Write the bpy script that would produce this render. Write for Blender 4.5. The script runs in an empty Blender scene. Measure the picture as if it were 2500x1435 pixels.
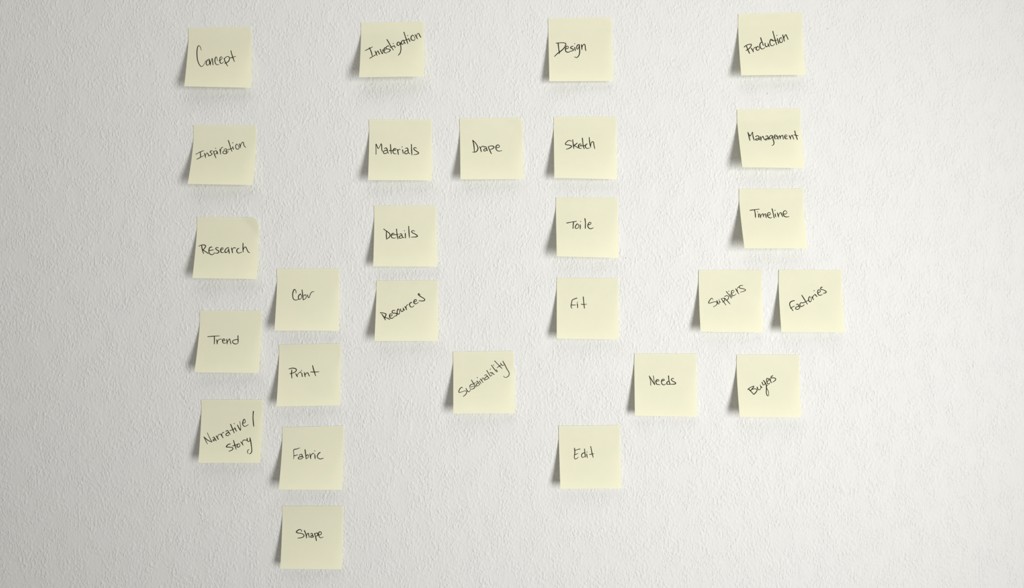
import bpy, math, random
import numpy as np

# ------------------------------------------------------------------ camera, light, exposure
scene = bpy.context.scene
D = 0.97                 # camera distance from the wall (m)
PX = 0.0005              # size on the wall of one photograph pixel (m), frame 2500 x 1435
CX, CY = 1250.0, 717.5

cam_data = bpy.data.cameras.new('camera')
cam_data.sensor_fit = 'HORIZONTAL'
cam_data.sensor_width = 36.0
cam_data.lens = 36.0 * D / (2500 * PX)
cam_data.clip_start = 0.01
cam = bpy.data.objects.new('camera', cam_data)
scene.collection.objects.link(cam)
cam.location = (0, -D, 0)
cam.rotation_euler = (math.pi / 2, 0, 0)
scene.camera = cam

world = bpy.data.worlds.new('room_ambient')
scene.world = world
world.use_nodes = True
bg = world.node_tree.nodes['Background']
bg.inputs['Color'].default_value = (1.0, 0.972, 0.90, 1)
bg.inputs['Strength'].default_value = 0.205


def area(name, loc, target, sx, sy, power, color, spread=180):
    l = bpy.data.lights.new(name, 'AREA')
    l.shape = 'RECTANGLE'
    l.size = sx
    l.size_y = sy
    l.energy = power
    l.color = color
    l.spread = math.radians(spread)
    o = bpy.data.objects.new(name, l)
    scene.collection.objects.link(o)
    o.location = loc
    from mathutils import Vector
    d = Vector(target) - Vector(loc)
    o.rotation_euler = d.to_track_quat('-Z', 'Y').to_euler()
    return o


# daylight from a tall window right of and behind the camera
area('window_light', (1.35, -1.60, -0.31), (-0.05, 0, 0.09), 0.60, 1.3, 9.8, (1.0, 0.995, 0.975), 73)
# light spilling down from the white ceiling
area('ceiling_light', (0, -1.2, 1.5), (0, -1.2, 0), 2.0, 1.4, 12, (1.0, 0.975, 0.91))

scene.view_settings.view_transform = 'Standard'
scene.view_settings.look = 'None'
scene.view_settings.gamma = 1.0
scene.view_settings.use_curve_mapping = False
scene.view_settings.exposure = 0.0


# ------------------------------------------------------------------ materials
def new_mat(name):
    m = bpy.data.materials.new(name)
    m.use_nodes = True
    nt = m.node_tree
    for n in list(nt.nodes):
        nt.nodes.remove(n)
    out = nt.nodes.new('ShaderNodeOutputMaterial')
    return m, nt, out


def node(nt, typ, **kw):
    n = nt.nodes.new(typ)
    for k, v in kw.items():
        setattr(n, k, v)
    return n


def plaster_material():
    m, nt, out = new_mat('painted_textured_plaster')
    L = nt.links.new
    tc = node(nt, 'ShaderNodeTexCoord')
    mp = node(nt, 'ShaderNodeMapping')
    mp.inputs['Scale'].default_value = (1.0, 1.0, 0.62)
    L(tc.outputs['Object'], mp.inputs['Vector'])
    # crumbs of the sprayed texture, gathered in clusters
    n1 = node(nt, 'ShaderNodeTexNoise')
    n1.inputs['Scale'].default_value = 400
    n1.inputs['Detail'].default_value = 2.5
    n1.inputs['Roughness'].default_value = 0.55
    n1.inputs['Distortion'].default_value = 0.25
    L(mp.outputs['Vector'], n1.inputs['Vector'])
    r1 = node(nt, 'ShaderNodeMapRange', interpolation_type='SMOOTHSTEP')
    r1.inputs['From Min'].default_value = 0.40
    r1.inputs['From Max'].default_value = 0.74
    L(n1.outputs['Fac'], r1.inputs['Value'])
    n2 = node(nt, 'ShaderNodeTexNoise')
    n2.inputs['Scale'].default_value = 62
    n2.inputs['Detail'].default_value = 2
    L(mp.outputs['Vector'], n2.inputs['Vector'])
    r2 = node(nt, 'ShaderNodeMapRange', interpolation_type='SMOOTHSTEP')
    r2.inputs['From Min'].default_value = 0.36
    r2.inputs['From Max'].default_value = 0.60
    r2.inputs['To Min'].default_value = 0.22
    L(n2.outputs['Fac'], r2.inputs['Value'])
    mul = node(nt, 'ShaderNodeMath', operation='MULTIPLY')
    L(r1.outputs['Result'], mul.inputs[0])
    L(r2.outputs['Result'], mul.inputs[1])
    bump = node(nt, 'ShaderNodeBump')
    bump.inputs['Strength'].default_value = 1.0
    bump.inputs['Distance'].default_value = 0.00035
    L(mul.outputs[0], bump.inputs['Height'])
    # faint unevenness of the paint
    n3 = node(nt, 'ShaderNodeTexNoise')
    n3.inputs['Scale'].default_value = 7
    n3.inputs['Detail'].default_value = 3
    L(tc.outputs['Object'], n3.inputs['Vector'])
    mix = node(nt, 'ShaderNodeMix', data_type='RGBA')
    mix.inputs['A'].default_value = (0.675, 0.68, 0.68, 1)
    mix.inputs['B'].default_value = (0.69, 0.685, 0.67, 1)
    L(n3.outputs['Fac'], mix.inputs['Factor'])
    b = node(nt, 'ShaderNodeBsdfPrincipled')
    b.inputs['Roughness'].default_value = 0.62
    b.inputs['Specular IOR Level'].default_value = 0.25
    L(mix.outputs['Result'], b.inputs['Base Color'])
    L(bump.outputs['Normal'], b.inputs['Normal'])
    L(b.outputs['BSDF'], out.inputs['Surface'])
    return m


def paper_material():
    m, nt, out = new_mat('pale_yellow_note_paper')
    L = nt.links.new
    tc = node(nt, 'ShaderNodeTexCoord')
    oi = node(nt, 'ShaderNodeObjectInfo')
    add = node(nt, 'ShaderNodeVectorMath', operation='ADD')
    L(tc.outputs['Object'], add.inputs[0])
    L(oi.outputs['Location'], add.inputs[1])
    n = node(nt, 'ShaderNodeTexNoise')
    n.inputs['Scale'].default_value = 55
    n.inputs['Detail'].default_value = 4
    L(add.outputs[0], n.inputs['Vector'])
    mix = node(nt, 'ShaderNodeMix', data_type='RGBA')
    mix.inputs['A'].default_value = (0.89, 0.888, 0.715, 1)
    mix.inputs['B'].default_value = (0.925, 0.908, 0.76, 1)
    L(n.outputs['Fac'], mix.inputs['Factor'])
    n2 = node(nt, 'ShaderNodeTexNoise')
    n2.inputs['Scale'].default_value = 900
    n2.inputs['Detail'].default_value = 3
    L(add.outputs[0], n2.inputs['Vector'])
    bump = node(nt, 'ShaderNodeBump')
    bump.inputs['Strength'].default_value = 0.5
    bump.inputs['Distance'].default_value = 0.00003
    L(n2.outputs['Fac'], bump.inputs['Height'])
    d = node(nt, 'ShaderNodeBsdfPrincipled')
    d.inputs['Roughness'].default_value = 0.75
    d.inputs['Specular IOR Level'].default_value = 0.2
    t = node(nt, 'ShaderNodeBsdfTranslucent')
    ms = node(nt, 'ShaderNodeMixShader')
    ms.inputs['Fac'].default_value = 0.36
    L(mix.outputs['Result'], d.inputs['Base Color'])
    L(mix.outputs['Result'], t.inputs['Color'])
    L(bump.outputs['Normal'], d.inputs['Normal'])
    L(d.outputs['BSDF'], ms.inputs[1])
    L(t.outputs['BSDF'], ms.inputs[2])
    L(ms.outputs['Shader'], out.inputs['Surface'])
    return m


def ink_material():
    m, nt, out = new_mat('black_felt_pen_ink')
    L = nt.links.new
    tc = node(nt, 'ShaderNodeTexCoord')
    n = node(nt, 'ShaderNodeTexNoise')
    n.inputs['Scale'].default_value = 260
    n.inputs['Detail'].default_value = 2
    L(tc.outputs['Object'], n.inputs['Vector'])
    mix = node(nt, 'ShaderNodeMix', data_type='RGBA')
    mix.inputs['A'].default_value = (0.014, 0.013, 0.005, 1)
    mix.inputs['B'].default_value = (0.032, 0.029, 0.009, 1)
    L(n.outputs['Fac'], mix.inputs['Factor'])
    b = node(nt, 'ShaderNodeBsdfPrincipled')
    b.inputs['Roughness'].default_value = 0.7
    b.inputs['Specular IOR Level'].default_value = 0.15
    L(mix.outputs['Result'], b.inputs['Base Color'])
    L(b.outputs['BSDF'], out.inputs['Surface'])
    return m


M_WALL = plaster_material()
M_PAPER = paper_material()
M_INK = ink_material()


# ------------------------------------------------------------------ mesh helper
def grid_mesh(name, P, flip=False):
    """P: (rows, cols, 3) -> quad grid mesh"""
    r, c, _ = P.shape
    idx = np.arange(r * c, dtype=np.int32).reshape(r, c)
    q = np.stack([idx[:-1, :-1], idx[1:, :-1], idx[1:, 1:], idx[:-1, 1:]], -1).reshape(-1, 4)
    if flip:
        q = q[:, ::-1]
    me = bpy.data.meshes.new(name)
    me.vertices.add(r * c)
    me.vertices.foreach_set('co', P.reshape(-1).astype(np.float32))
    me.loops.add(q.size)
    me.loops.foreach_set('vertex_index', q.reshape(-1).astype(np.int32))
    me.polygons.add(len(q))
    me.polygons.foreach_set('loop_start', np.arange(0, q.size, 4, dtype=np.int32))
    me.polygons.foreach_set('use_smooth', np.ones(len(q), dtype=bool))
    me.update(calc_edges=True)
    return me


# ------------------------------------------------------------------ the wall
def band_noise(rng, shape, sp, lx, lz, power=2.0):
    """smooth random field whose features are about lx by lz metres"""
    w = rng.standard_normal(shape)
    F = np.fft.rfft2(w)
    fz = np.fft.fftfreq(shape[0], sp)[:, None]
    fx = np.fft.rfftfreq(shape[1], sp)[None, :]
    k = np.sqrt((fx * lx) ** 2 + (fz * lz) ** 2)
    F *= (k ** 0.5) * np.exp(-(k * 1.1) ** power)
    n = np.fft.irfft2(F, s=shape)
    return (n - n.mean()) / n.std()


def smooth(a, lo, hi):
    t = np.clip((a - lo) / (hi - lo), 0, 1)
    return t * t * (3 - 2 * t)


def build_wall():
    rng = np.random.default_rng(11)
    sp = 0.00088
    xs = np.arange(-0.655, 0.655, sp)
    zs = np.arange(0.385, -0.385, -sp)
    shp = (len(zs), len(xs))
    clusters = smooth(band_noise(rng, shp, sp, 0.022, 0.032), -0.9, 0.7)
    a = band_noise(rng, shp, sp, 0.0030, 0.0050)
    b = band_noise(rng, shp, sp, 0.0019, 0.0030)
    h = 0.00026 * smooth(a, -0.6, 1.8) * (0.35 + 0.65 * clusters)
    h += 0.00016 * smooth(b, 0.2, 2.2) * (0.25 + 0.75 * clusters)
    h += 0.00006 * band_noise(rng, shp, sp, 0.035, 0.045)
    # fade out towards the coarse surround
    ex = np.minimum(xs - xs[0], xs[-1] - xs) / 0.02
    ez = np.minimum(zs[0] - zs, zs - zs[-1]) / 0.02
    fade = np.clip(np.minimum(ex[None, :], ez[:, None]), 0, 1)
    h = h * fade
    ox = np.array([0.02, 0.06, 0.15, 0.35, 0.8, 1.8])
    X = np.concatenate([xs[0] - ox[::-1], xs, xs[-1] + ox])
    Z = np.concatenate([zs[0] + ox[::-1][1:], zs, zs[-1] - ox[:-1]])
    H = np.zeros((len(Z), len(X)))
    H[len(ox) - 1:len(ox) - 1 + len(zs), len(ox):len(ox) + len(xs)] = h
    P = np.empty((len(Z), len(X), 3))
    P[..., 0] = X[None, :]
    P[..., 1] = -H
    P[..., 2] = Z[:, None]
    me = grid_mesh('wall_back', P)
    me.materials.append(M_WALL)
    o = bpy.data.objects.new('wall_back', me)
    scene.collection.objects.link(o)
    o['kind'] = 'structure'
    return o


wall = build_wall()


def speck_material():
    m, nt, out = new_mat('dark_speck')
    n = node(nt, 'ShaderNodeTexNoise')
    n.inputs['Scale'].default_value = 900
    mix = node(nt, 'ShaderNodeMix', data_type='RGBA')
    mix.inputs['A'].default_value = (0.14, 0.14, 0.135, 1)
    mix.inputs['B'].default_value = (0.26, 0.255, 0.25, 1)
    nt.links.new(n.outputs['Fac'], mix.inputs['Factor'])
    b = node(nt, 'ShaderNodeBsdfPrincipled')
    b.inputs['Roughness'].default_value = 0.8
    nt.links.new(mix.outputs['Result'], b.inputs['Base Color'])
    nt.links.new(b.outputs['BSDF'], out.inputs['Surface'])
    return m


# the few small dark specks on the wall
M_SPECK = speck_material()
for k, (px, py, rw, rh, ang) in enumerate([(1527, 629, 1.0, 2.3, -20), (1485, 637, 1.3, 0.9, 0), (2020, 70, 1.2, 1.2, 0),
                                           (1873, 228, 1.0, 1.9, 10), (1978, 69, 0.9, 1.4, 0)]):
    n = 8
    ca, sa = math.cos(math.radians(ang)), math.sin(math.radians(ang))
    vs, fs = [(0, -0.00025, 0)], []
    for j in range(n):
        a = 2 * math.pi * j / n
        x, z = 0.8 * rw * PX * math.cos(a), 0.8 * rh * PX * math.sin(a)
        vs.append((x * ca - z * sa, 0.0003, x * sa + z * ca))
    for j in range(n):
        fs.append((0, 1 + j, 1 + (j + 1) % n))
    me = bpy.data.meshes.new('dark_speck')
    me.from_pydata(vs, [], fs)
    me.materials.append(M_SPECK)
    o = bpy.data.objects.new('dark_speck', me)
    scene.collection.objects.link(o)
    o.parent = wall
    o.location = ((px - CX) * PX, -0.0004, (CY - py) * PX)

# ------------------------------------------------------------------ the notes
# word, place for the label, crop origin (x, y), corners TL TR BR BL and pen strokes
# as traced in a 7.175x enlargement of the crop, lift of the bottom left and bottom
# right corners (mm), softened top right corner (px)
K = 7.175
LIFT = 1.18
PEN = {'Suppliers': 0.84, 'Sustainability': 0.84, 'Concept': 0.92, 'Inspiration': 0.90, 'Fit': 0.92,
       'Edit': 0.9, 'Resources': 1.05, 'Production': 1.05, 'Design': 1.05, 'Trend': 0.95, 'Investigation': 1.0}
NOTES = []


def N(word, place, org, corners, strokes, hl=13, hr=9, tr=0.0):
    NOTES.append((word, place, org, corners, strokes, hl, hr, tr))


N('Concept', 'at the top of the leftmost column', (420, 40), [(285,203),(1383,180),(1385,1252),(213,1225)],
  '512,592 505,560 490,525 470,513 450,535 438,600 438,680 447,760 470,830 500,870 525,878 555,850 580,800 590,775;632,758 612,775 600,810 605,845 628,855 650,835 655,800 640,765 630,757;650,745 662,790 670,855;670,850 685,780 703,735 712,780 718,850;795,780 790,740 775,710 758,730 752,780 762,825 790,848 825,840;825,775 860,755 880,730 865,707 842,725 838,775 850,820 875,822 905,795;912,735 930,790 950,830 975,870;915,740 960,705 995,708 1008,740 990,785 950,815 925,825;1032,603 1055,690 1093,793;1010,730 1060,718 1118,698', 14, 9)
N('Investigation', 'at the top of the second column', (850, 30), [(222,185),(1325,160),(1325,1125),(190,1140)],
  '298,672 360,640 430,605;372,622 400,680 425,770;380,805 430,775 485,742;472,682 492,725 508,758;496,722 505,690 520,675 535,705 552,735;562,650 580,695 602,728 606,690 600,650;612,665 650,660 668,635 650,620 630,640 630,690 650,712 680,708 698,690;718,592 692,590 665,615 668,638 700,643 737,655 728,680 705,695;680,478 720,545 755,610 792,660;735,615 800,590;805,585 815,600 825,618;790,548;905,535 880,520 858,545 860,575 885,580 905,550 910,530 922,590 925,650 912,710 880,752;968,488 940,505 930,545 945,562 970,545 980,512;975,495 985,525 1000,550;978,350 1000,420 1025,490 1045,550;985,495 1020,482 1062,468;1060,460 1072,490 1085,512;1042,408;1130,400 1105,425 1102,470 1125,490 1160,490 1170,460 1155,420 1130,398;1175,395 1195,430 1215,465;1195,425 1208,385 1225,370 1240,378 1255,410 1275,440', 17, 13)
N('Design', 'at the top of the middle column', (1310, 20), [(203,180),(1318,157),(1345,1275),(225,1280)],
  '345,612 380,610 440,605 500,612 512,640 480,700 420,755 360,800 315,845;378,612 385,680 393,740 400,793;508,715 545,705 560,685 545,665 520,675 505,715 512,755 545,772 575,765 590,750;640,668 615,670 595,695 615,708 645,720 640,740 615,750 595,755;668,685 672,715 678,745;668,623;750,640 720,645 702,685 712,718 735,700 748,650;750,640 752,700 755,770 740,830 700,865 665,852;785,640 792,680 795,725;792,690 810,650 835,630 850,650 855,700 862,742', 10, 7, 0.5)
N('Production', 'at the top of the rightmost main column', (1770, 10), [(232,172),(1360,142),(1410,1240),(285,1248)],
  '335,752 370,725 420,705 462,705 450,745 415,785 370,812;378,740 400,800 432,865;462,775 480,805 500,838;490,810 505,775 530,755 540,760;578,740 555,755 545,790 570,810 598,795 600,765 580,742;625,590 640,640 660,690 672,725;650,668 630,672 612,705 615,750 635,780 665,785 700,760;700,685 705,725 725,748 750,735 758,705 752,680;755,700 775,745;838,630 805,618 788,650 790,700 815,728 845,725 868,700;838,478 860,560 885,650 908,715;815,635 860,642 910,632;918,605 930,650 942,692;908,548;985,585 960,605 955,645 970,672 998,668 1008,635 988,588;1010,540 1025,590 1042,652;1030,610 1045,560 1065,535 1080,560 1105,618', 13, 9)
N('Inspiration', 'second down in the leftmost column', (430, 280), [(305,185),(1405,190),(1345,1232),(202,1213)],
  '348,692 410,658 485,628;422,655 428,700 430,745;362,780 430,745 485,715;495,675 508,710 515,753;512,720 528,680 545,668 560,690 572,722;630,632 605,635 598,660 620,672 632,685 615,705 590,715 575,722;655,640 670,690 698,760;660,655 685,632 715,640 712,670 690,690;722,655 728,690;693,588;768,605 775,650 782,690;778,650 785,600 800,575 822,570;838,612 865,596 888,606 884,640 876,668;878,640 845,632 820,655 830,680 870,683 900,662 915,635;915,450 935,510 955,580 978,640;908,612 950,600 1000,578;992,560 1005,608;992,492;1060,515 1042,545 1048,585 1070,605 1098,595 1100,560 1078,522 1058,515;1112,510 1120,545 1125,580;1125,560 1140,510 1165,480 1180,490 1190,540 1218,572', 15, 10)
N('Materials', 'second down in the second column', (870, 270), [(222,155),(1318,158),(1322,1222),(203,1218)],
  '345,765 345,680 343,585 365,630 385,665 405,640 435,580 445,640 447,690 460,712;490,670 515,652 535,665 545,710 560,748;540,695 500,700 472,722 485,750 520,748 545,730;597,592 605,680 612,758;575,700 630,700 685,688;650,695 690,690 695,668 665,665 645,695 645,735 670,755 700,755;720,680 728,725 738,770;728,710 740,682 768,680;808,685 818,725 822,750;803,635;858,662 890,655 905,685 912,735 938,755;905,700 870,705 845,735 865,757 895,750 910,730;965,592 968,680 975,778;1055,660 1030,645 1005,665 1020,690 1060,715 1092,740 1070,760 1005,772', 14, 9)
N('Drape', 'between the materials and sketch notes', (1090, 260), [(228,208),(1335,192),(1345,1270),(245,1275)],
  '460,592 475,650 485,720 490,795;460,592 510,640 545,700 550,750 520,790 480,800 455,797;585,705 600,750 612,793;598,745 610,710 640,695 660,700;660,712 685,703 700,725 710,762 722,773;700,735 665,745 650,765 670,780 700,768;735,710 755,760 788,828;735,700 790,690 832,705 815,735 765,755;862,715 900,718 930,705 915,675 890,675 865,705 875,755 910,780 972,772', 12, 8, 1.0)
N('Sketch', 'second down in the middle column', (1320, 260), [(230,180),(1330,178),(1335,1275),(240,1252)],
  '538,610 515,595 480,600 450,625 432,655 450,670 500,675 540,690 535,710 490,735 447,748;560,582 568,640 575,690 580,738;640,640 610,665 580,685 610,695 655,725;660,695 690,690 712,675 700,655 678,660 660,685 665,715 690,735 715,730;730,555 740,640 748,700 765,738;700,690 745,686 785,678;815,655 795,665 782,700 795,725 825,735 855,725;850,542 858,620 870,690 878,715;875,700 885,640 905,615 925,625 935,680 948,738', 12, 8)
N('Management', 'under the production note, bottom left corner lifted', (1770, 250), [(212,125),(1330,102),(1395,1150),(305,1137)],
  '402,525 418,590 437,668;408,540 442,588 465,545 482,522;482,522 490,590 510,662;535,600 568,582 592,598 600,640 612,655;590,630 555,635 530,650 545,658 580,655 600,635;618,600 628,640 635,665;632,640 645,610 660,592 672,610 688,650;712,595 740,583 755,610 768,650;750,625 715,640 700,652 725,658 750,640;830,580 800,580 778,610 785,640 810,630 830,590 840,640 858,700 850,740 822,755;860,610 895,600 905,580 880,570 862,595 870,630 895,640 915,625;915,590 925,620 930,645;930,625 945,590 960,585 968,640;968,620 990,580 1010,580 1018,615 1022,645;1040,610 1080,600 1085,575 1060,570 1045,600 1060,635 1100,635;1125,580 1140,615 1150,645;1148,625 1160,585 1178,575 1190,605 1203,642;1222,500 1240,570 1268,650;1208,568 1240,575 1282,583', 16, 12)
N('Research', 'leftmost column, its top right corner curled', (440, 510), [(292,140),(1385,150),(1340,1228),(213,1210)],
  '325,652 370,632 430,632 445,655 420,695 390,715;375,640 385,700 408,780;395,712 440,745 495,780;555,668 525,670 505,705 505,760 530,795 570,798 605,765;510,728 550,722 585,712;668,678 640,675 620,695 640,715 672,735 675,760 640,775 612,772;700,720 740,710 755,690 735,680 712,700 708,740 730,765 765,760;838,675 805,695 782,735 795,765 825,750 845,710 850,672;848,700 855,750 862,780;900,685 908,730 918,770;908,725 925,690 950,678 972,685;1028,688 1003,702 990,735 1005,765 1040,770 1078,755;1100,600 1100,680 1102,755;1100,720 1120,680 1145,665 1165,700 1190,750 1215,765', 14, 9, 2.2)
N('Details', 'third down in the second column', (880, 480), [(238,155),(1328,152),(1340,1225),(222,1222)],
  '408,568 460,605 505,640 520,680 500,715 455,745;455,605 455,680 458,740;548,672 590,665 580,640 555,650 540,680 550,715 590,728 620,715;632,568 640,650 655,740;600,668 665,658;690,655 715,650 728,675 740,712 765,715;720,680 690,690 675,710 690,728 725,722 738,710;785,640 788,690 790,725;770,598;845,520 850,620 858,718;948,605 925,592 895,610 915,635 960,655 1000,690 970,705 888,710', 12, 8)
N('Toile', 'third down in the middle column', (1320, 460), [(268,158),(1355,160),(1365,1218),(282,1187)],
  '455,605 540,588 628,575;575,590 570,650 568,700;640,620 615,650 605,685 625,702 655,690 668,655 655,625 638,622;692,635 693,670 692,710;700,578;775,528 785,600 782,700;830,640 870,625 885,605 865,590 838,610 825,650 840,690 880,705 922,688', 16, 10)
N('Timeline', 'under the management note, casting a broad shadow', (1770, 440), [(248,152),(1378,142),(1445,1192),(342,1194)],
  '438,525 520,515 600,505;518,518 530,590 535,652;585,590 588,620 592,650;570,553;608,590 618,625 625,655;625,630 650,590 668,590 675,640;675,620 700,585 712,600 722,655;740,615 790,600 795,575 765,565 742,595 750,635 790,660 820,650;825,500 845,580 862,658;880,590 885,620 890,640;875,525;918,570 930,610 938,645;938,620 955,580 975,565 995,600 1010,638;1020,590 1065,590 1085,565 1065,535 1035,540 1018,580 1035,625 1075,642 1122,635', 17, 12)
N('Color', 'at the right of the research and trend notes', (640, 640), [(257,115),(1352,108),(1340,1200),(215,1197)],
  '595,540 590,500 568,475 545,510 535,580 550,645 590,662 635,650;672,555 645,580 635,625 655,650 685,630 690,590 670,555;700,485 710,570 720,662;722,655 755,640 775,605 758,568 728,590;795,570 800,600 820,622 835,590 850,545 880,517 908,515', 14, 9)
N('Resources', 'bottom of the second column, below the details note', (880, 660), [(280,180),(1355,172),(1358,1237),(245,1235)],
  '348,742 400,745 448,765 440,795 425,822;375,765 410,815 438,868;425,820 470,835 513,857;510,800 555,790 548,762 520,765 508,795 520,830 555,838 590,815;605,705 575,698 555,720 565,745 620,750 640,770 625,795 590,802;660,675 645,705 645,745 665,768 685,750 685,700 662,675;700,675 712,710 740,718 750,690 745,650;752,670 772,698;780,635 795,660 810,688;800,660 808,615 838,595;900,560 870,570 862,605 880,638 915,638 938,618;935,555 975,540 985,520 965,510 940,530 938,570 970,585 1018,560;1045,425 1020,405 1015,425 1060,460 1110,490 1128,515 1100,535 1025,532', 14, 9)
N('Fit', 'fourth down in the middle column', (1320, 650), [(285,200),(1365,208),(1368,1280),(282,1266)],
  '635,555 590,572 555,590 542,630 533,700 545,732;540,678 612,677;640,655 648,690 648,727;645,632;747,535 755,640 768,735;710,663 760,668 803,662', 12, 8)
N('Trend', 'fourth down in the leftmost column', (440, 740), [(345,130),(1428,130),(1375,1222),(248,1210)],
  '480,585 580,578 688,572;598,580 600,650 597,715;640,640 645,680 650,715;648,690 665,650 695,630 728,632;745,660 785,650 770,625 745,640 742,680 765,700 800,695;815,630 820,680 824,715;822,690 845,645 865,625 875,660 888,712;1012,570 1015,640 1015,690;1010,635 960,640 920,660 925,695 970,715 1010,700', 14, 9)
N('Narrative/ story', 'bottom of the leftmost column', (450, 960), [(295,115),(1378,108),(1325,1217),(245,1218)],
  '405,885 375,830 345,765;345,765 410,820 485,852;485,852 440,770 402,690;498,775 520,765 538,795 560,830;530,795 505,815 510,832 535,825;560,745 580,780 600,808;582,770 592,735 622,715;635,710 660,745 680,778;658,740 662,700 695,680;728,665 755,650 775,675 802,715;775,685 735,705 730,730 755,742 785,725;810,540 840,610 875,692;800,650 850,635 890,615;885,600 900,635 915,665;875,530;930,555 955,600 985,645 985,570 970,490;1020,525 1065,510 1062,465 1045,455 1025,500 1025,550 1060,578 1122,550;1210,315 1203,430 1217,578;808,885 770,895 735,935 770,942 830,945 855,965 830,995 782,1013;862,825 885,900 908,978;845,922 890,908 935,888;955,880 930,900 925,935 950,942 975,915 965,885 950,880;990,850 1015,880 1030,908;1015,870 1025,830 1060,815 1090,825;1100,790 1105,830 1130,845 1148,825 1150,780;1150,780 1165,850 1180,960 1178,1030 1145,1062;1120,1052 1105,1030 1112,1000 1135,980', 13, 9)
N('Print', 'between the color and fabric notes', (640, 820), [(295,150),(1380,130),(1358,1215),(248,1235)],
  '470,578 530,562 590,575 598,605 560,640 485,662;520,595 515,670 522,738;590,660 605,690 620,715;612,690 640,650 675,630 682,640;695,655 700,680 705,712;690,603;740,640 748,680 755,715;750,690 775,650 800,645 812,670 828,702;883,518 905,600 937,698;850,630 920,630 998,625', 13, 8)
N('Fabric', 'between the print and shape notes', (650, 1020), [(283,165),(1358,137),(1325,1257),(218,1255)],
  '480,715 483,640 482,560 530,545 588,525;485,665 550,645;580,655 605,635 625,640 632,670 650,692;630,675 590,680 560,700 570,718 610,718 640,695;680,555 690,640 700,715;700,715 735,690 740,655 720,645 697,670;765,630 775,680 780,715;778,690 790,645 825,618 835,625;850,640 855,680 858,715;850,578;945,605 920,620 895,665 905,700 950,718 1000,705', 15, 9)
N('Shape', 'lowest note of all, under the fabric note', (650, 1210), [(280,178),(1345,180),(1325,1283),(245,1276)],
  '618,628 615,600 575,592 528,628 550,650 620,660 662,690 640,725 555,742;668,608 690,660 708,738;705,710 715,670 738,655 745,690 755,728;775,668 800,655 815,690 828,725;810,690 785,705 780,725 805,728 822,705;845,660 865,720 880,788;850,665 890,650 905,675 890,700 860,715;905,690 960,675 965,640 935,630 915,660 925,710 955,735 998,722', 11, 7)
N('Sustainability', 'on bare wall left of the middle column', (1070, 830), [(258,205),(1322,188),(1345,1282),(262,1288)],
  '425,835 405,828 375,860 360,905 375,918 430,900 475,888 498,905 485,945 440,987;485,845 505,880 525,905 550,895 565,865 548,830;600,772 572,780 550,812 575,820 620,805 640,815 625,845 575,862;580,698 615,755 665,820;605,775 655,742;665,735 685,718 702,745 728,778;705,745 675,765 670,795 695,802 720,780;720,715 735,740 748,760;685,658;735,680 760,710 785,742;765,710 770,670 790,665 805,690 822,708;812,620 835,605 855,625 892,670;858,635 825,655 820,680 845,690 875,670;850,532 885,590 915,632;915,632 938,615 940,585 922,565 902,580;945,570 965,590 980,605;912,510;932,438 975,500 1025,560;1015,520 1030,540 1040,552;970,438;988,365 1050,430 1118,498;1030,485 1070,455 1100,435;1090,400 1105,430 1135,445 1155,430;1130,370 1165,430 1200,500 1240,570 1235,620 1200,650 1165,650 1142,630', 14, 9)
N('Edit', 'lowest note of the middle column', (1320, 1015), [(315,175),(1388,165),(1418,1272),(345,1278)],
  '593,565 598,640 590,720 605,755 635,745 658,722;600,605 650,588 695,578;598,680 655,657;768,578 775,650 785,720;768,645 735,655 715,690 725,722 760,722 780,700;805,665 810,700 818,732;812,632;877,535 895,630 920,728;855,675 932,662', 12, 8)
N('Needs', 'left of the buyers note, fourth row', (1510, 840), [(280,167),(1372,167),(1378,1272),(288,1252)],
  '565,722 560,640 538,558;538,558 590,640 635,710;635,710 620,630 612,550;650,650 710,640 700,620 672,622 655,655 670,700 728,710;750,645 805,630 790,612 765,620 752,660 765,700 800,712 828,698;875,555 885,640 905,705;880,648 855,660 845,690 870,705 900,700;968,605 945,598 925,620 945,645 985,665 1003,685 975,700 900,702', 10, 7)
N('Buyers', 'below the suppliers and factories notes', (1760, 840), [(278,182),(1378,185),(1410,1284),(330,1274)],
  '470,792 520,755 578,735 545,785 515,818;485,785 530,830 577,880;545,790 600,780 635,800 615,840 577,880;635,752 648,785 675,800 700,770 688,712;700,740 722,760;722,668 738,710 762,708 778,675;748,636 785,690 798,740 795,800 798,870 820,905 836,890 828,820 792,745 822,712;808,660 835,630 825,600 805,600 800,640 812,680 840,698 862,672;845,600 865,640 890,675;868,640 868,605 880,590;908,550 880,570 885,590 930,590 960,605 950,635 912,662', 14, 10)
N('Suppliers', 'left neighbour of the factories note', (1670, 640), [(260,137),(1368,132),(1385,1230),(290,1215)],
  '508,660 495,630 470,640 430,700 440,718 490,705 540,690 575,700 570,745 515,783;575,670 590,705 600,732 620,715 612,645;620,680 635,705;650,640 690,690 735,750;655,640 690,628 712,645 705,680 670,700;715,630 760,680 808,732;710,605 740,585 775,595 780,630 755,660 735,668;742,512 785,570 832,628;802,560 820,580 845,610;785,507;825,545 870,525 875,500 850,490 830,520 840,570 875,585 915,550;905,465 930,510 960,555;940,520 930,470 945,440 960,440;1030,408 990,408 965,430 985,455 1040,465 1080,485 1055,505 985,525', 12, 8)
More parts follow.
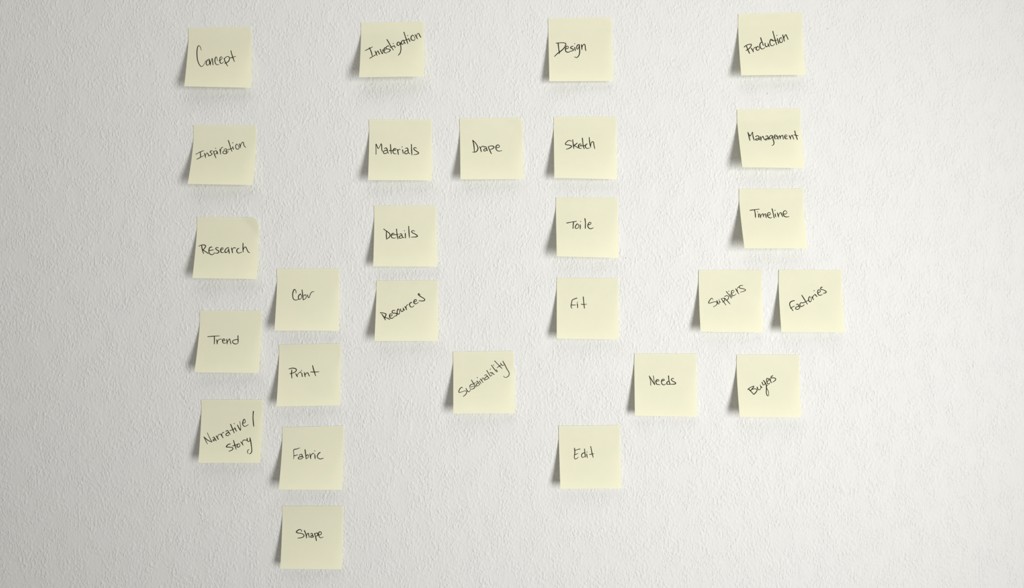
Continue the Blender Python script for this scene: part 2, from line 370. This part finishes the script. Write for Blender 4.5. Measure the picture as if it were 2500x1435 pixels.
N('Factories', 'furthest right of all the notes', (1860, 640), [(298,132),(1400,137),(1458,1227),(342,1223)],
  '570,672 520,685 490,715 495,770 545,848;500,805 535,785 568,770;605,740 630,735 650,765 668,795;650,775 610,780 588,805 610,825 650,815 665,785;715,712 690,708 668,728 668,760 690,775 720,765 745,740;700,578 745,650 798,735;715,715 770,690 815,665;838,600 820,630 825,680 850,692 868,665 860,625 838,600;878,605 890,630 905,655;893,630 900,590 925,570;930,560 945,580 968,603;915,500;975,540 1025,515 1020,490 990,485 975,515 985,560 1015,580 1058,565;1055,435 1030,450 1035,475 1080,485 1128,515 1110,538 1078,545', 12, 9)


def catmull(pts, step=1.2):
    p = np.array(pts, float)
    if len(p) == 1:
        return p
    P = np.vstack([2 * p[0] - p[1], p, 2 * p[-1] - p[-2]])
    out = []
    for i in range(1, len(P) - 2):
        p0, p1, p2, p3 = P[i - 1], P[i], P[i + 1], P[i + 2]
        n = max(2, int(np.linalg.norm(p2 - p1) / step))
        t = np.linspace(0, 1, n, endpoint=False)[:, None]
        out.append(0.5 * ((2 * p1) + (-p0 + p2) * t + (2 * p0 - 5 * p1 + 4 * p2 - p3) * t ** 2
                          + (-p0 + 3 * p1 - 3 * p2 + p3) * t ** 3))
    out.append(p[-1:])
    return np.vstack(out)


def on_wall(px, py):
    return np.array([(px - CX) * PX, (CY - py) * PX])


class Sheet:
    """curled square of paper: stuck along its top, free and lifted at the bottom"""
    BASE = 0.0007

    def __init__(self, org, corners, hl, hr, tr, seed):
        c = [on_wall(org[0] + x / K, org[1] + y / K) for x, y in corners]   # TL TR BR BL
        self.hl, self.hr, self.tr = hl * LIFT / 1000, hr * LIFT / 1000, tr
        r = random.Random(seed)
        self.pw = r.uniform(1.15, 1.35)
        self.v0 = r.uniform(0.14, 0.21)
        self.bow = r.uniform(-0.0006, 0.0006)
        hs = [self.BASE, self.BASE, self.BASE + self.hr, self.BASE + self.hl]
        self.f = [ci * (D - h) / D for ci, h in zip(c, hs)]    # foot of each corner on the wall

    def lift(self, u, v):
        t = np.clip((v - self.v0) / (1 - self.v0), 0, None) ** self.pw
        h = self.BASE + (self.hl * (1 - u) + self.hr * u) * t
        h = h + self.bow * 4 * u * (1 - u) * v
        if self.tr:
            h = h + self.tr * 0.001 * np.clip(u - 0.72 - 0.9 * v, 0, None) / 0.28
        return h

    def foot(self, u, v):
        tl, tr, br, bl = self.f
        u = np.asarray(u)[..., None]
        v = np.asarray(v)[..., None]
        q = tl * (1 - u) * (1 - v) + tr * u * (1 - v) + br * u * v + bl * (1 - u) * v
        if self.tr:
            k = np.clip(u - 0.80 - 0.9 * v, 0, None) / 0.2
            q = q + np.concatenate([-0.0012 * k ** 2 * self.tr, -0.0012 * k ** 2 * self.tr], -1)
        return q

    def point(self, u, v):
        q = self.foot(u, v)
        h = self.lift(u, v)
        return np.stack([q[..., 0], -h, q[..., 1]], -1)

    def project(self, u, v):
        p = self.point(u, v)
        s = D / (D + p[..., 1])
        return np.stack([p[..., 0] * s, p[..., 2] * s], -1)

    def solve(self, w):
        """u, v of the points of the sheet seen at wall-plane positions w (n, 2)"""
        u = np.full(len(w), 0.5)
        v = np.full(len(w), 0.5)
        e = 1e-3
        for _ in range(8):
            p = self.project(u, v)
            du = (self.project(u + e, v) - p) / e
            dv = (self.project(u, v + e) - p) / e
            r = w - p
            det = du[:, 0] * dv[:, 1] - du[:, 1] * dv[:, 0]
            u = u + (r[:, 0] * dv[:, 1] - r[:, 1] * dv[:, 0]) / det
            v = v + (du[:, 0] * r[:, 1] - du[:, 1] * r[:, 0]) / det
        return u, v


def paper_mesh(sh, org):
    n = 30
    v, u = np.meshgrid(np.linspace(0, 1, n), np.linspace(0, 1, n), indexing='ij')
    P = sh.point(u, v) - org
    T = 0.00012
    Pb = P + np.array([0, T, 0])
    front = P.reshape(-1, 3)
    back = Pb.reshape(-1, 3)
    idx = np.arange(n * n).reshape(n, n)
    q = np.stack([idx[:-1, :-1], idx[1:, :-1], idx[1:, 1:], idx[:-1, 1:]], -1).reshape(-1, 4)
    faces = [tuple(int(i) for i in f) for f in q]
    faces += [tuple(int(i) + n * n for i in f[::-1]) for f in q]
    ring = list(idx[0, :]) + list(idx[1:, -1]) + list(idx[-1, -2::-1]) + list(idx[-2:0:-1, 0])
    ring = [int(i) for i in ring]
    nf = len(faces)
    for a, b in zip(ring, ring[1:] + ring[:1]):
        faces.append((a, b, b + n * n, a + n * n))
    me = bpy.data.meshes.new('sticky_note')
    me.from_pydata([tuple(p) for p in np.vstack([front, back])], [], faces)
    sm = np.zeros(len(faces), dtype=bool)
    sm[:nf] = True
    me.polygons.foreach_set('use_smooth', sm)
    # keep the rim sharp
    me.update()
    ringset = {tuple(sorted((a, b))) for a, b in zip(ring, ring[1:] + ring[:1])}
    ringset |= {(a + n * n, b + n * n) for a, b in ringset}
    flags = np.zeros(len(me.edges), dtype=bool)
    for e in me.edges:
        if tuple(sorted(e.vertices)) in ringset:
            flags[e.index] = True
    at = me.attributes.new('sharp_edge', 'BOOLEAN', 'EDGE')
    at.data.foreach_set('value', flags)
    me.materials.append(M_PAPER)
    return me


def ink_mesh(sh, crop, strokes, org, seed, pen=1.0):
    rnd = random.Random(seed)
    verts, faces = [], []

    def emit(pix):
        w = np.array([on_wall(x, y) for x, y in pix])
        u, v = sh.solve(w)
        p = sh.point(u, v)
        p[:, 1] -= 0.00006
        base = len(verts)
        verts.extend(tuple(q) for q in (p - org))
        return base

    for s in strokes.split(';'):
        pts = [tuple(float(c) for c in t.split(',')) for t in s.split()]
        if not pts:
            continue
        pts = [(crop[0] + x / K, crop[1] + y / K) for x, y in pts]
        if len(pts) == 1:
            x, y = pts[0]
            r = 1.25
            pix = [(x + r * math.cos(a), y + r * 0.9 * math.sin(a))
                   for a in np.linspace(0, 2 * math.pi, 10, endpoint=False)]
            b = emit(pix)
            faces.append(tuple(range(b, b + 10))[::-1])
            continue
        c = catmull(pts)
        d = np.gradient(c, axis=0)
        ln = np.hypot(d[:, 0], d[:, 1])
        ln[ln == 0] = 1
        d = d / ln[:, None]
        nrm = np.stack([-d[:, 1], d[:, 0]], -1)
        m = len(c)
        t = np.linspace(0, 1, m)
        ph = rnd.uniform(0, 6.28)
        # pen pressure: heavier on down strokes, thinner on the way out
        hw = 0.95 + 0.20 * d[:, 1] + 0.10 * np.sin(t * 7 + ph)
        hw = pen * hw * (1 - 0.22 * np.clip((t - 0.8) / 0.2, 0, 1))
        left = c + nrm * hw[:, None]
        right = c - nrm * hw[:, None]
        pix = []
        for i in range(m):
            pix += [tuple(left[i]), tuple(right[i])]
        # round ends
        k = 4
        a0 = math.atan2(nrm[0, 1], nrm[0, 0])
        cap0 = [(c[0, 0] + hw[0] * math.cos(a0 + math.pi * j / k), c[0, 1] + hw[0] * math.sin(a0 + math.pi * j / k))
                for j in range(1, k)]
        a1 = math.atan2(-nrm[-1, 1], -nrm[-1, 0])
        cap1 = [(c[-1, 0] + hw[-1] * math.cos(a1 + math.pi * j / k), c[-1, 1] + hw[-1] * math.sin(a1 + math.pi * j / k))
                for j in range(1, k)]
        b = emit(pix + cap0 + cap1)
        for i in range(m - 1):
            faces.append((b + 2 * i, b + 2 * i + 2, b + 2 * i + 3, b + 2 * i + 1))
        e0 = b + 2 * m
        faces.append(tuple([b] + [b + 1] + [e0 + j for j in range(k - 2, -1, -1)]))
        e1 = e0 + k - 1
        faces.append(tuple([b + 2 * m - 1, b + 2 * m - 2] + [e1 + j for j in range(k - 2, -1, -1)]))
    me = bpy.data.meshes.new('handwriting')
    me.from_pydata(verts, [], faces)
    me.update()
    me.materials.append(M_INK)
    return me


for i, (word, place, crop, corners, strokes, hl, hr, tr) in enumerate(NOTES):
    sh = Sheet(crop, corners, hl, hr, tr, 100 + i)
    org = sh.point(np.array(0.5), np.array(0.0))
    note = bpy.data.objects.new('sticky_note', None)
    note.empty_display_size = 0.01
    scene.collection.objects.link(note)
    sheet = bpy.data.objects.new('paper_sheet', paper_mesh(sh, org))
    scene.collection.objects.link(sheet)
    sheet.parent = note
    note.location = tuple(org)
    note['label'] = 'sticky note reading "%s", %s' % (word, place)
    note['category'] = 'sticky note'
    note['group'] = 'yellow sticky notes on the wall'
    ink = bpy.data.objects.new('handwriting', ink_mesh(sh, crop, strokes, org, 500 + i, PEN.get(word, 1.0)))
    scene.collection.objects.link(ink)
    ink.parent = note
    ink['label'] = 'word "%s" in black pen' % word
